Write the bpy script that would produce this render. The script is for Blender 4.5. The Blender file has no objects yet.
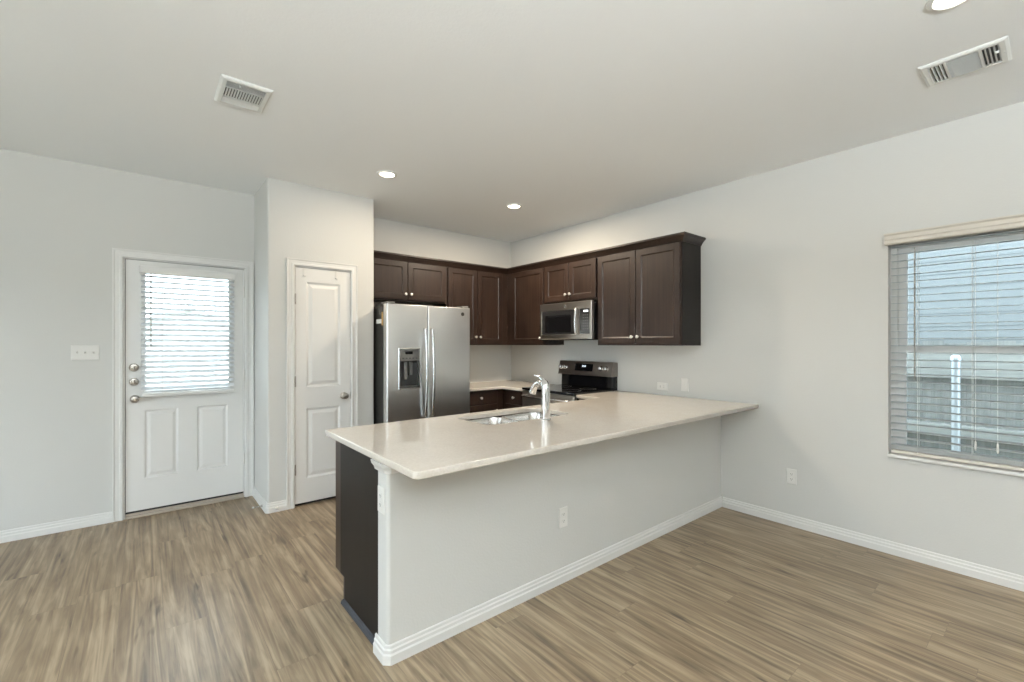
import bpy, bmesh, math
from mathutils import Vector, Matrix

SC = bpy.context.scene
COL = SC.collection

# ------------------------------------------------------------------ camera
cam = bpy.data.cameras.new('camera')
cam.sensor_width = 36.0
cam.lens = 450.0 / 1024 * 36
cam.shift_y = 2.8 / 1024
cam.clip_start = 0.05
cam_ob = bpy.data.objects.new('camera', cam)
cam_ob.location = (-3.8201, -4.682, 1.3851)
cam_ob.rotation_euler = (math.pi / 2, 0, -0.6866)
COL.objects.link(cam_ob)
SC.camera = cam_ob

# ------------------------------------------------------------------ world, exposure
SC.view_settings.view_transform = 'Standard'
SC.view_settings.look = 'None'
SC.view_settings.gamma = 1.0
SC.view_settings.use_curve_mapping = False
SC.view_settings.exposure = 0.0
W = bpy.data.worlds.new('overcast_sky')
SC.world = W
W.use_nodes = True
_bg = W.node_tree.nodes['Background']
_bg.inputs['Color'].default_value = (0.78, 0.91, 1.0, 1)
_bg.inputs['Strength'].default_value = 8.8


def area_light(name, loc, rot, sx, sy, power, color, shape='RECTANGLE', spread=math.pi):
    l = bpy.data.lights.new(name, 'AREA')
    l.shape = shape
    l.size = sx
    l.size_y = sy
    l.energy = power
    l.color = color
    l.spread = spread
    o = bpy.data.objects.new(name, l)
    o.location = loc
    o.rotation_euler = rot
    COL.objects.link(o)
    return o


DAY = (0.86, 0.95, 1.0)
# sky portals outside the entry door glass, the right window and an unseen opening added on the left for light
for _n, _l, _r, _x, _y in (('sky_portal', (-3.52, 0.12, 1.48), (-math.pi / 2, 0, 0), 0.62, 1.0),
                           ('sky_portal', (0.17, -4.41, 1.35), (0, math.pi / 2, 0), 1.42, 0.92),
                           ('sky_portal', (-6.96, -1.975, 1.05), (0, -math.pi / 2, 0), 2.04, 1.55)):
    area_light(_n, _l, _r, _x, _y, 1, DAY).data.cycles.is_portal = True
# added fill lamp, unseen behind the camera, brightening the room off the ceiling
area_light('bounce_fill', (-4.5, -6.2, 1.9), (math.pi, 0, 0), 0.35, 0.35, 680, (0.90, 0.965, 1.0), 'DISK')

# ------------------------------------------------------------------ materials
def new_mat(name):
    m = bpy.data.materials.new(name)
    m.use_nodes = True
    nt = m.node_tree
    return m, nt, nt.nodes['Principled BSDF']


def nd(nt, t, **kw):
    n = nt.nodes.new(t)
    for k, v in kw.items():
        setattr(n, k, v)
    return n


def plain(name, col, rough=0.5, metal=0.0, bump=0.0, bscale=300, spec=None, var=0.0, coat=0.0):
    m, nt, b = new_mat(name)
    b.inputs['Base Color'].default_value = (*col, 1)
    b.inputs['Roughness'].default_value = rough
    b.inputs['Metallic'].default_value = metal
    if spec is not None:
        b.inputs['Specular IOR Level'].default_value = spec
    b.inputs['Coat Weight'].default_value = coat
    tc = nd(nt, 'ShaderNodeTexCoord')
    nz = nd(nt, 'ShaderNodeTexNoise')
    nz.inputs['Scale'].default_value = bscale
    nz.inputs['Detail'].default_value = 3
    nt.links.new(tc.outputs['Object'], nz.inputs['Vector'])
    if bump:
        bp = nd(nt, 'ShaderNodeBump')
        bp.inputs['Strength'].default_value = bump
        bp.inputs['Distance'].default_value = 0.002
        nt.links.new(nz.outputs['Fac'], bp.inputs['Height'])
        nt.links.new(bp.outputs['Normal'], b.inputs['Normal'])
    if var:
        mr = nd(nt, 'ShaderNodeMapRange')
        mr.inputs['To Min'].default_value = max(0, rough - var)
        mr.inputs['To Max'].default_value = rough + var
        nt.links.new(nz.outputs['Fac'], mr.inputs['Value'])
        nt.links.new(mr.outputs['Result'], b.inputs['Roughness'])
    return m


def wood(name, dark, light, rough, axis='z', spec=0.5):
    m, nt, b = new_mat(name)
    tc = nd(nt, 'ShaderNodeTexCoord')
    mp = nd(nt, 'ShaderNodeMapping')
    s = {'z': (55, 55, 2.2), 'x': (2.2, 55, 55), 'y': (55, 2.2, 55)}[axis]
    mp.inputs['Scale'].default_value = s
    nz = nd(nt, 'ShaderNodeTexNoise')
    nz.inputs['Scale'].default_value = 1
    nz.inputs['Detail'].default_value = 5
    nz.inputs['Distortion'].default_value = 0.6
    big = nd(nt, 'ShaderNodeTexNoise')
    big.inputs['Scale'].default_value = 2.5
    mx = nd(nt, 'ShaderNodeMath', operation='MULTIPLY_ADD')
    mx.inputs[1].default_value = 0.6
    rp = nd(nt, 'ShaderNodeValToRGB')
    rp.color_ramp.elements[0].position = 0.45
    rp.color_ramp.elements[0].color = (*dark, 1)
    rp.color_ramp.elements[1].position = 0.85
    rp.color_ramp.elements[1].color = (*light, 1)
    bp = nd(nt, 'ShaderNodeBump')
    bp.inputs['Strength'].default_value = 0.12
    bp.inputs['Distance'].default_value = 0.001
    L = nt.links.new
    L(tc.outputs['Object'], mp.inputs['Vector'])
    L(mp.outputs['Vector'], nz.inputs['Vector'])
    L(tc.outputs['Object'], big.inputs['Vector'])
    L(big.outputs['Fac'], mx.inputs[0])
    h = nd(nt, 'ShaderNodeMath', operation='MULTIPLY')
    h.inputs[1].default_value = 0.7
    L(nz.outputs['Fac'], h.inputs[0])
    L(h.outputs[0], mx.inputs[2])
    L(mx.outputs[0], rp.inputs['Fac'])
    L(rp.outputs['Color'], b.inputs['Base Color'])
    L(nz.outputs['Fac'], bp.inputs['Height'])
    L(bp.outputs['Normal'], b.inputs['Normal'])
    b.inputs['Roughness'].default_value = rough
    b.inputs['Specular IOR Level'].default_value = spec
    return m


def steel(name, col, rough, axis='x'):
    m, nt, b = new_mat(name)
    b.inputs['Base Color'].default_value = (*col, 1)
    b.inputs['Metallic'].default_value = 1
    b.inputs['Roughness'].default_value = rough
    tc = nd(nt, 'ShaderNodeTexCoord')
    mp = nd(nt, 'ShaderNodeMapping')
    mp.inputs['Scale'].default_value = {'x': (2, 2, 14), 'z': (14, 14, 2)}[axis]
    nz = nd(nt, 'ShaderNodeTexNoise')
    nz.inputs['Scale'].default_value = 1
    nz.inputs['Detail'].default_value = 2
    mr = nd(nt, 'ShaderNodeMapRange')
    mr.inputs['To Min'].default_value = rough * 0.96
    mr.inputs['To Max'].default_value = rough * 1.05
    L = nt.links.new
    L(tc.outputs['Object'], mp.inputs['Vector'])
    L(mp.outputs['Vector'], nz.inputs['Vector'])
    L(nz.outputs['Fac'], mr.inputs['Value'])
    L(mr.outputs['Result'], b.inputs['Roughness'])
    return m


def floor_mat():
    m, nt, b = new_mat('vinyl_plank')
    L = nt.links.new
    tc = nd(nt, 'ShaderNodeTexCoord')
    sp = nd(nt, 'ShaderNodeSeparateXYZ')
    L(tc.outputs['Object'], sp.inputs[0])
    cb = nd(nt, 'ShaderNodeCombineXYZ')
    rw = nd(nt, 'ShaderNodeMath', operation='DIVIDE')
    rw.inputs[1].default_value = 0.178
    L(sp.outputs['X'], rw.inputs[0])
    fl = nd(nt, 'ShaderNodeMath', operation='FLOOR')
    L(rw.outputs[0], fl.inputs[0])
    wn = nd(nt, 'ShaderNodeTexWhiteNoise', noise_dimensions='1D')
    L(fl.outputs[0], wn.inputs['W'])
    sh = nd(nt, 'ShaderNodeMath', operation='MULTIPLY_ADD')
    sh.inputs[1].default_value = 1.22
    L(wn.outputs['Value'], sh.inputs[0])
    L(sp.outputs['Y'], sh.inputs[2])
    L(sh.outputs[0], cb.inputs['X'])
    L(sp.outputs['X'], cb.inputs['Y'])
    br = nd(nt, 'ShaderNodeTexBrick')
    br.offset = 0.0
    br.offset_frequency = 2
    br.inputs['Color1'].default_value = (0, 0, 0, 1)
    br.inputs['Color2'].default_value = (1, 1, 1, 1)
    br.inputs['Mortar'].default_value = (0.5, 0.5, 0.5, 1)
    br.inputs['Scale'].default_value = 1
    br.inputs['Mortar Size'].default_value = 0.0009
    br.inputs['Mortar Smooth'].default_value = 0.2
    br.inputs['Bias'].default_value = 0
    br.inputs['Brick Width'].default_value = 1.22
    br.inputs['Row Height'].default_value = 0.178
    L(cb.outputs[0], br.inputs['Vector'])
    rnd = nd(nt, 'ShaderNodeSeparateColor')
    L(br.outputs['Color'], rnd.inputs[0])
    wv = nd(nt, 'ShaderNodeMath', operation='MULTIPLY')
    wv.inputs[1].default_value = 37.0
    L(rnd.outputs[0], wv.inputs[0])

    def grain(sx, sy, detail, dist, rough=0.55):
        mp = nd(nt, 'ShaderNodeMapping')
        mp.inputs['Scale'].default_value = (sx, sy, 1)
        L(cb.outputs[0], mp.inputs['Vector'])
        n = nd(nt, 'ShaderNodeTexNoise', noise_dimensions='4D')
        n.inputs['Scale'].default_value = 1
        n.inputs['Detail'].default_value = detail
        n.inputs['Distortion'].default_value = dist
        n.inputs['Roughness'].default_value = rough
        L(mp.outputs[0], n.inputs['Vector'])
        L(wv.outputs[0], n.inputs['W'])
        return n.outputs['Fac']
    g1 = grain(0.9, 21, 4, 1.7)
    g2 = grain(3.0, 130, 3, 0.4)
    g3 = grain(1.7, 8, 3, 1.6)
    g4 = grain(2.0, 13, 2, 1.4)
    # dark oval knots / smoky patches
    def madd(a, k, c):
        n = nd(nt, 'ShaderNodeMath', operation='MULTIPLY_ADD')
        L(a, n.inputs[0])
        n.inputs[1].default_value = k
        if isinstance(c, float):
            n.inputs[2].default_value = c
        else:
            L(c, n.inputs[2])
        return n.outputs[0]
    v = madd(g1, 1.5, -0.62)
    v = madd(g2, 0.20, v)
    v = madd(g3, 0.68, v)
    v = madd(rnd.outputs[0], 0.07, madd(g1, 0.0, v))
    kn = nd(nt, 'ShaderNodeMapRange')
    kn.inputs['From Min'].default_value = 0.62
    kn.inputs['From Max'].default_value = 0.78
    L(g4, kn.inputs['Value'])
    v = madd(kn.outputs['Result'], -0.42, v)
    rp = nd(nt, 'ShaderNodeValToRGB')
    e = rp.color_ramp.elements
    e[0].position = 0.18
    e[0].color = (0.075, 0.051, 0.033, 1)
    e[1].position = 0.88
    e[1].color = (0.385, 0.298, 0.198, 1)
    q = e.new(0.42)
    q.color = (0.170, 0.122, 0.075, 1)
    q = e.new(0.62)
    q.color = (0.244, 0.182, 0.114, 1)
    L(v, rp.inputs['Fac'])
    mx = nd(nt, 'ShaderNodeMix', data_type='RGBA')
    mf = nd(nt, 'ShaderNodeMath', operation='MULTIPLY')
    mf.inputs[1].default_value = 0.45
    L(br.outputs['Fac'], mf.inputs[0])
    L(mf.outputs[0], mx.inputs['Factor'])
    L(rp.outputs['Color'], mx.inputs['A'])
    mx.inputs['B'].default_value = (0.12, 0.085, 0.06, 1)
    L(mx.outputs['Result'], b.inputs['Base Color'])
    mr = nd(nt, 'ShaderNodeMapRange')
    mr.inputs['To Min'].default_value = 0.30
    mr.inputs['To Max'].default_value = 0.46
    L(g2, mr.inputs['Value'])
    L(mr.outputs['Result'], b.inputs['Roughness'])
    bp = nd(nt, 'ShaderNodeBump')
    bp.inputs['Strength'].default_value = 0.2
    bp.inputs['Distance'].default_value = 0.001
    L(g2, bp.inputs['Height'])
    L(bp.outputs['Normal'], b.inputs['Normal'])
    return m


def quartz_mat():
    m, nt, b = new_mat('quartz')
    L = nt.links.new
    tc = nd(nt, 'ShaderNodeTexCoord')
    vo = nd(nt, 'ShaderNodeTexVoronoi')
    vo.inputs['Scale'].default_value = 130
    L(tc.outputs['Object'], vo.inputs['Vector'])
    nz = nd(nt, 'ShaderNodeTexNoise')
    nz.inputs['Scale'].default_value = 9
    nz.inputs['Detail'].default_value = 4
    L(tc.outputs['Object'], nz.inputs['Vector'])
    sc = nd(nt, 'ShaderNodeSeparateColor')
    L(vo.outputs['Color'], sc.inputs[0])
    ad = nd(nt, 'ShaderNodeMath', operation='MULTIPLY_ADD')
    L(sc.outputs[0], ad.inputs[0])
    ad.inputs[1].default_value = 0.5
    h = nd(nt, 'ShaderNodeMath', operation='MULTIPLY')
    h.inputs[1].default_value = 0.5
    L(nz.outputs['Fac'], h.inputs[0])
    L(h.outputs[0], ad.inputs[2])
    rp = nd(nt, 'ShaderNodeValToRGB')
    rp.color_ramp.elements[0].color = (0.62, 0.57, 0.505, 1)
    rp.color_ramp.elements[1].color = (0.72, 0.675, 0.61, 1)
    L(ad.outputs[0], rp.inputs['Fac'])
    L(rp.outputs['Color'], b.inputs['Base Color'])
    b.inputs['Roughness'].default_value = 0.055
    return m


def glass_mat(name, tint=(0.96, 0.98, 0.98)):
    m, nt, b = new_mat(name)
    nt.nodes.remove(b)
    out = nt.nodes['Material Output']
    tr = nd(nt, 'ShaderNodeBsdfTransparent')
    tr.inputs['Color'].default_value = (*tint, 1)
    gl = nd(nt, 'ShaderNodeBsdfGlossy')
    gl.inputs['Roughness'].default_value = 0.02
    fr = nd(nt, 'ShaderNodeFresnel')
    fr.inputs['IOR'].default_value = 1.45
    mx = nd(nt, 'ShaderNodeMixShader')
    L = nt.links.new
    L(fr.outputs[0], mx.inputs[0])
    L(tr.outputs[0], mx.inputs[1])
    L(gl.outputs[0], mx.inputs[2])
    L(mx.outputs[0], out.inputs['Surface'])
    return m


def slat_mat(name, col, trans):
    m, nt, b = new_mat(name)
    nt.nodes.remove(b)
    out = nt.nodes['Material Output']
    d = nd(nt, 'ShaderNodeBsdfDiffuse')
    t = nd(nt, 'ShaderNodeBsdfTranslucent')
    d.inputs['Color'].default_value = (*col, 1)
    t.inputs['Color'].default_value = (*col, 1)
    mx = nd(nt, 'ShaderNodeMixShader')
    mx.inputs[0].default_value = trans
    L = nt.links.new
    L(d.outputs[0], mx.inputs[1])
    L(t.outputs[0], mx.inputs[2])
    L(mx.outputs[0], out.inputs['Surface'])
    return m


def emit(name, col, strength):
    m, nt, b = new_mat(name)
    b.inputs['Base Color'].default_value = (0.8, 0.8, 0.8, 1)
    b.inputs['Emission Color'].default_value = (*col, 1)
    b.inputs['Emission Strength'].default_value = strength
    return m


M = dict(
    wall=plain('wall_paint', (0.64, 0.638, 0.613), 0.75, bump=0.35, bscale=95),
    ceil=plain('ceiling_paint', (0.88, 0.895, 0.90), 0.85, bump=0.4, bscale=80),
    trim=plain('trim_paint', (0.75, 0.745, 0.725), 0.35, bump=0.03),
    door=plain('door_paint', (0.79, 0.785, 0.765), 0.38, bump=0.05, bscale=60),
    plastic=plain('white_plastic', (0.76, 0.75, 0.72), 0.35),
    slot=plain('dark_slot', (0.03, 0.03, 0.03), 0.6),
    cab=wood('espresso_wood', (0.0145, 0.0072, 0.0047), (0.038, 0.021, 0.014), 0.36),
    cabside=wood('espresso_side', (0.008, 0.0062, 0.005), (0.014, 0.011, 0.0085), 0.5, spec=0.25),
    crown=wood('espresso_crown', (0.014, 0.0075, 0.005), (0.030, 0.017, 0.0115), 0.36, 'x'),
    nickel=plain('brushed_nickel', (0.45, 0.42, 0.385), 0.28, 1.0, var=0.05),
    knobsteel=plain('satin_knob', (0.85, 0.83, 0.79), 0.38, 0.7),
    chrome=plain('chrome', (0.80, 0.80, 0.80), 0.10, 1.0, var=0.03, bscale=20),
    steel=steel('stainless', (0.82, 0.83, 0.83), 0.31),
    steelv=steel('stainless_handle', (0.66, 0.66, 0.66), 0.25, 'z'),
    slate=steel('slate_steel', (0.27, 0.24, 0.22), 0.33),
    mwsteel=steel('bronze_steel', (0.46, 0.43, 0.39), 0.30),
    sink=steel('sink_steel', (0.66, 0.65, 0.63), 0.24),
    black=plain('black_enamel', (0.008, 0.008, 0.009), 0.25),
    bglass=plain('black_glass', (0.006, 0.006, 0.007), 0.06),
    mwglass=plain('microwave_glass', (0.020, 0.020, 0.021), 0.12),
    fridgeside=plain('fridge_side', (0.016, 0.015, 0.013), 0.45, bump=0.1, bscale=400),
    gasket=plain('gasket', (0.02, 0.02, 0.02), 0.7),
    panelgrey=plain('dispenser_grey', (0.13, 0.13, 0.125), 0.35),
    cavity=plain('dispenser_cavity', (0.035, 0.037, 0.036), 0.4),
    tan=plain('tan_card', (0.52, 0.33, 0.13), 0.7),
    white=plain('white_print', (0.8, 0.8, 0.78), 0.5),
    blind=slat_mat('blind_slat', (0.60, 0.63, 0.64), 0.3),
    blindd=slat_mat('door_blind_slat', (0.86, 0.87, 0.88), 0.6),
    valance=plain('valance_cream', (0.66, 0.62, 0.55), 0.4),
    vinyl=plain('vinyl_frame', (0.82, 0.82, 0.80), 0.4),
    glass=glass_mat('window_glass'),
    wand=plain('wand_grey', (0.27, 0.26, 0.23), 0.3),
    cord=plain('cord_white', (0.75, 0.75, 0.72), 0.6),
    thresh=plain('threshold_tan', (0.42, 0.36, 0.30), 0.4),
    strip=plain('weatherstrip_gap_shade', (0.012, 0.012, 0.011), 0.7),  # weatherstrip, also the painted shade in the pantry door gaps
    shoe=plain('grey_shoe_molding', (0.035, 0.038, 0.044), 0.6),
    galv=plain('galvanised', (0.55, 0.60, 0.64), 0.35, 0.85, var=0.08, bscale=30),
    siding=plain('siding_paint', (0.145, 0.160, 0.163), 0.7, bump=0.2, bscale=40),
    stucco=plain('pale_stucco', (0.62, 0.62, 0.60), 0.8, bump=0.2, bscale=40),
    roofpale=plain('pale_roof', (0.40, 0.40, 0.40), 0.9, bump=0.4, bscale=30),
    roof=plain('roof_shingle', (0.30, 0.30, 0.31), 0.9, bump=0.5, bscale=30),
    ground=plain('dry_ground', (0.42, 0.40, 0.34), 0.95, bump=0.6, bscale=12),
    vent=plain('vent_white', (0.78, 0.79, 0.77), 0.4),
    ventdark=plain('duct_shade', (0.10, 0.10, 0.10), 0.8),  # dark colour painted as the shade behind the vent louvers
    lamp=emit('lamp_lens', (1.0, 0.86, 0.68), 14.0),
    disp=emit('lit_display', (0.75, 0.90, 1.0), 1.1),
    rubber=plain('white_rubber', (0.75, 0.75, 0.72), 0.7),
    fence=wood('weathered_fence', (0.15, 0.156, 0.15), (0.29, 0.297, 0.283), 0.85),
    fencerail=wood('weathered_rail', (0.24, 0.248, 0.237), (0.38, 0.388, 0.367), 0.85, 'y'),
    floor=floor_mat(),
    quartz=quartz_mat(),
)

# ------------------------------------------------------------------ mesh helpers
ORG = {}


class MB:
    """collects shapes into one mesh; T maps local coordinates to the world"""

    def __init__(self, T=None):
        self.bm = bmesh.new()
        self.T = T or Matrix.Identity(4)

    def _done(self, vs):
        for v in vs:
            v.co = self.T @ v.co

    def box(self, x0, x1, y0, y1, z0, z1, bev=0.0, seg=2):
        t = bmesh.new()
        c = [t.verts.new((x, y, z)) for z in (z0, z1) for y in (y0, y1) for x in (x0, x1)]
        for f in ((0, 1, 3, 2), (4, 5, 7, 6), (0, 1, 5, 4), (2, 3, 7, 6), (0, 2, 6, 4), (1, 3, 7, 5)):
            t.faces.new([c[i] for i in f])
        bmesh.ops.recalc_face_normals(t, faces=t.faces)
        if bev > 0:
            bmesh.ops.bevel(t, geom=t.edges[:], offset=bev, segments=seg, profile=0.5, affect='EDGES')
        self._merge(t)
        return self

    def _merge(self, t):
        mp = {v: self.bm.verts.new(self.T @ v.co) for v in t.verts}
        for f in t.faces:
            try:
                self.bm.faces.new([mp[v] for v in f.verts])
            except ValueError:
                pass
        t.free()

    def nested(self, loops, cap_first=True, cap_last=True):
        """loops: lists of 3D points with equal counts, joined one to the next"""
        rs = [[self.bm.verts.new(self.T @ Vector(p)) for p in lp] for lp in loops]
        n = len(rs[0])
        for a, b in zip(rs, rs[1:]):
            for i in range(n):
                self.bm.faces.new((a[i], a[(i + 1) % n], b[(i + 1) % n], b[i]))
        if cap_first:
            self.bm.faces.new(rs[0][::-1])
        if cap_last:
            self.bm.faces.new(rs[-1])
        return self

    def sweep(self, path, prof, to3, closed=False):
        """profile (a, w): a = offset along the path's right-hand normal, w = third axis"""
        n = len(path)
        P = [Vector(p) for p in path]
        rings = []
        for i in range(n):
            d0 = (P[i] - P[i - 1]).normalized() if (i > 0 or closed) else None
            d1 = (P[(i + 1) % n] - P[i]).normalized() if (i < n - 1 or closed) else None
            d0 = d0 or d1
            d1 = d1 or d0
            n0 = Vector((d0.y, -d0.x))
            n1 = Vector((d1.y, -d1.x))
            m = (n0 + n1)
            m = m / max(1e-6, m.dot(n0))
            rings.append([self.bm.verts.new(self.T @ Vector(to3(P[i] + m * a, w))) for a, w in prof])
        k = len(prof)
        rr = list(zip(rings, rings[1:])) + ([(rings[-1], rings[0])] if closed else [])
        for a, b in rr:
            for i in range(k):
                self.bm.faces.new((a[i], a[(i + 1) % k], b[(i + 1) % k], b[i]))
        if not closed:
            self.bm.faces.new(rings[0])
            self.bm.faces.new(rings[-1][::-1])
        return self

    def prism(self, poly, z0, z1, to3=None):
        to3 = to3 or (lambda p, z: (p[0], p[1], z))
        return self.nested([[to3(p, z0) for p in poly], [to3(p, z1) for p in poly]])

    def lathe(self, prof, origin, axis, seg=24, capped=True):
        """prof: (radius, distance along the axis)"""
        ax = Vector(axis).normalized()
        u = ax.orthogonal().normalized()
        v = ax.cross(u)
        o = Vector(origin)
        lps = []
        for r, h in prof:
            r = max(r, 1e-5)
            lps.append([o + ax * h + (u * math.cos(2 * math.pi * i / seg) + v * math.sin(2 * math.pi * i / seg)) * r
                        for i in range(seg)])
        return self.nested(lps, capped, capped)

    def tube(self, pts, r, seg=10, radii=None):
        P = [Vector(p) for p in pts]
        lps = []
        ref = None
        for i, p in enumerate(P):
            d = (P[min(i + 1, len(P) - 1)] - P[max(i - 1, 0)]).normalized()
            if ref is None:
                ref = d.orthogonal().normalized()
            ref = (ref - d * ref.dot(d)).normalized()
            s = d.cross(ref)
            rad = radii[i] if radii else r
            lps.append([p + (ref * math.cos(2 * math.pi * k / seg) + s * math.sin(2 * math.pi * k / seg)) * rad
                        for k in range(seg)])
        return self.nested(lps)

    def build(self, name, mat, parent=None, smooth=False):
        bmesh.ops.recalc_face_normals(self.bm, faces=self.bm.faces)
        org = ORG.get(parent.name, Vector()) if parent else Vector()
        for v in self.bm.verts:
            v.co -= org
        me = bpy.data.meshes.new(name)
        self.bm.to_mesh(me)
        self.bm.free()
        me.materials.append(M[mat] if isinstance(mat, str) else mat)
        if smooth:
            for p in me.polygons:
                p.use_smooth = True
            try:
                me.set_sharp_from_angle(angle=math.radians(38))
            except Exception:
                pass
        o = bpy.data.objects.new(name, me)
        COL.objects.link(o)
        if parent:
            o.parent = parent
            ORG[o.name] = org
        else:
            ORG[o.name] = Vector()
        return o


def thing(name, label, cat, loc, group=None):
    o = bpy.data.objects.new(name, None)
    o.empty_display_size = 0.1
    o.location = loc
    COL.objects.link(o)
    ORG[o.name] = Vector(loc)
    o['label'] = label
    o['category'] = cat
    if group:
        o['group'] = group
    return o


def settle(o, loc):
    """moves a one-mesh thing's origin to its base"""
    l = Vector(loc)
    for v in o.data.vertices:
        v.co -= l
    o.location = l
    ORG[o.name] = l


def tag(o, label, cat, group=None):
    o['label'] = label
    o['category'] = cat
    if group:
        o['group'] = group
    return o


def struct(o, label=None):
    o['kind'] = 'structure'
    if label:
        o['label'] = label
    return o


def struct_root(name, loc, label=None):
    o = bpy.data.objects.new(name, None)
    o.empty_display_size = 0.1
    o.location = loc
    COL.objects.link(o)
    ORG[o.name] = Vector(loc)
    return struct(o, label)


def rect(u0, u1, v0, v1, w):
    return [(u0, v0, w), (u1, v0, w), (u1, v1, w), (u0, v1, w)]


def rrect(x0, x1, y0, y1, r, z, seg=5):
    pts = []
    for cx, cy, a0 in ((x1 - r, y1 - r, 0), (x0 + r, y1 - r, 90), (x0 + r, y0 + r, 180), (x1 - r, y0 + r, 270)):
        for i in range(seg + 1):
            a = math.radians(a0 + 90 * i / seg)
            pts.append((cx + r * math.cos(a), cy + r * math.sin(a), z))
    return pts


# face frames: local (u, v, w) = along the width, up, out of the face
def face_back(y):      # faces -y
    return Matrix(((1, 0, 0, 0), (0, 0, -1, y), (0, 1, 0, 0), (0, 0, 0, 1)))


def face_right(x):     # faces -x, u = -y
    return Matrix(((0, 0, -1, x), (-1, 0, 0, 0), (0, 1, 0, 0), (0, 0, 0, 1)))


def face_fwd(y):       # faces +y, u = x
    return Matrix(((1, 0, 0, 0), (0, 0, 1, y), (0, 1, 0, 0), (0, 0, 0, 1)))


def plan(z):
    pass


XY = lambda p, w: (p[0], p[1], w)
H = 2.745

# ================================================================== SETTING
o = MB().box(-6.8, 0.0, -9.0, 0.0, -0.1, 0.0).build('floor', 'floor')
struct(o)
o = MB().box(-6.95, 0.15, -9.15, 0.15, H, H + 0.15).build('ceiling', 'ceil')
struct(o)

# right wall with the window opening
WY0, WY1, WZ0, WZ1 = -4.87, -3.955, 0.64, 2.06
b = MB()
b.box(0, 0.16, WY1, 0.15, -0.1, H)
b.box(0, 0.16, -9.15, WY0, -0.1, H)
b.box(0, 0.16, WY0, WY1, -0.1, WZ0)
b.box(0, 0.16, WY0, WY1, WZ1, H)
struct(b.build('wall_right', 'wall'))

# back wall with the entry door opening
b = MB()
DX0, DX1, DZ1 = -3.945, -3.102, 2.072
b.box(-6.95, DX0, 0, 0.15, -0.1, H)
b.box(DX1, 0.0, 0, 0.15, -0.1, H)
b.box(DX0, DX1, 0, 0.15, DZ1, H)
struct(b.build('wall_back', 'wall'))

b = MB()  # left wall; its unseen opening is added to let light in
b.box(-6.95, -6.8, -9.15, -2.75, -0.1, H)
b.box(-6.95, -6.8, -1.2, 0.0, -0.1, H)
b.box(-6.95, -6.8, -2.75, -1.2, -0.1, 0.03)
b.box(-6.95, -6.8, -2.75, -1.2, 2.07, H)
struct(b.build('wall_left', 'wall'))
b = MB()
b.box(-6.8, 0.0, -9.15, -9.0, -0.1, H)
struct(b.build('wall_rear', 'wall'))

# pantry closet walls with rounded drywall corners
PX0, PX1, PY = -3.034, -2.133, -0.571
PD0, PD1, PDZ = -2.838, -2.348, 2.052


def corner_arc(cx, cy, r, a0, a1, n=5):
    return [(cx + r * math.cos(math.radians(a0 + (a1 - a0) * i / n)),
             cy + r * math.sin(math.radians(a0 + (a1 - a0) * i / n))) for i in range(n + 1)]


r = 0.016
b = MB()
b.prism([(PX0 + 0.11, 0.0), (PX0, 0.0)] + corner_arc(PX0 + r, PY + r, r, 180, 270) +
        [(PD0, PY), (PD0, PY + 0.11), (PX0 + 0.11, PY + 0.11)], 0, H)
b.prism([(PX1, 0.0), (PX1 - 0.11, 0.0), (PX1 - 0.11, PY + 0.11), (PD1, PY + 0.11), (PD1, PY)] +
        corner_arc(PX1 - r, PY + r, r, 270, 360), 0, H)
b.box(PD0, PD1, PY, PY + 0.11, PDZ, H)
struct(b.build('wall_pantry', 'wall'))

# peninsula half wall
QX, QY0, QY1 = -3.006, -2.84, -2.728
b = MB()
r = 0.018
b.prism([(0, QY0), (0, QY1)] + corner_arc(QX + r, QY1 - r, r, 90, 180) + corner_arc(QX + r, QY0 + r, r, 180, 270), 0, 0.868)
struct(b.build('wall_peninsula', 'wall'))

# baseboards: stepped profile
BB = [(0.0, 0.0), (0.016, 0.0), (0.016, 0.040), (0.0115, 0.047), (0.0115, 0.060), (0.007, 0.066), (0.007, 0.078), (0.004, 0.082), (0.0, 0.082)]
b = MB()
b.sweep([(-6.8, -0.0), (-4.0, -0.0)], BB, XY)
struct(b.build('baseboard_back', 'trim'))
b = MB()
c = 0.012
b.sweep([(PX0, 0.0), (PX0, PY + c), (PX0 + c, PY), (-2.89, PY)][::1], [(a, w) for a, w in BB], XY)
struct(b.build('baseboard_pantry', 'trim'))
b = MB()
b.sweep([(-2.286, PY), (PX1 - c, PY), (PX1, PY + c), (PX1, -0.12)], BB, XY)
struct(b.build('baseboard_closet', 'trim'))
b = MB()
b.sweep([(0, -2.856), (0, -8.98)], BB, XY)
struct(b.build('baseboard_right', 'trim'))
b = MB()
c = 0.016
b.sweep([(QX, QY1 + 0.004), (QX, QY0 + c), (QX + c, QY0), (0, QY0)], BB, XY)
struct(b.build('baseboard_peninsula', 'trim'))
# small crown piece capping the end of the half wall
CP = [(0, 0.822), (0.006, 0.822), (0.010, 0.836), (0.022, 0.852), (0.026, 0.868), (0, 0.868)]
b = MB()
b.sweep([(QX, QY1 + 0.01), (QX, QY0 + c), (QX + c, QY0), (QX + 0.05, QY0)], CP, XY)
struct(b.build('trim_1', 'trim'))

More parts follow.
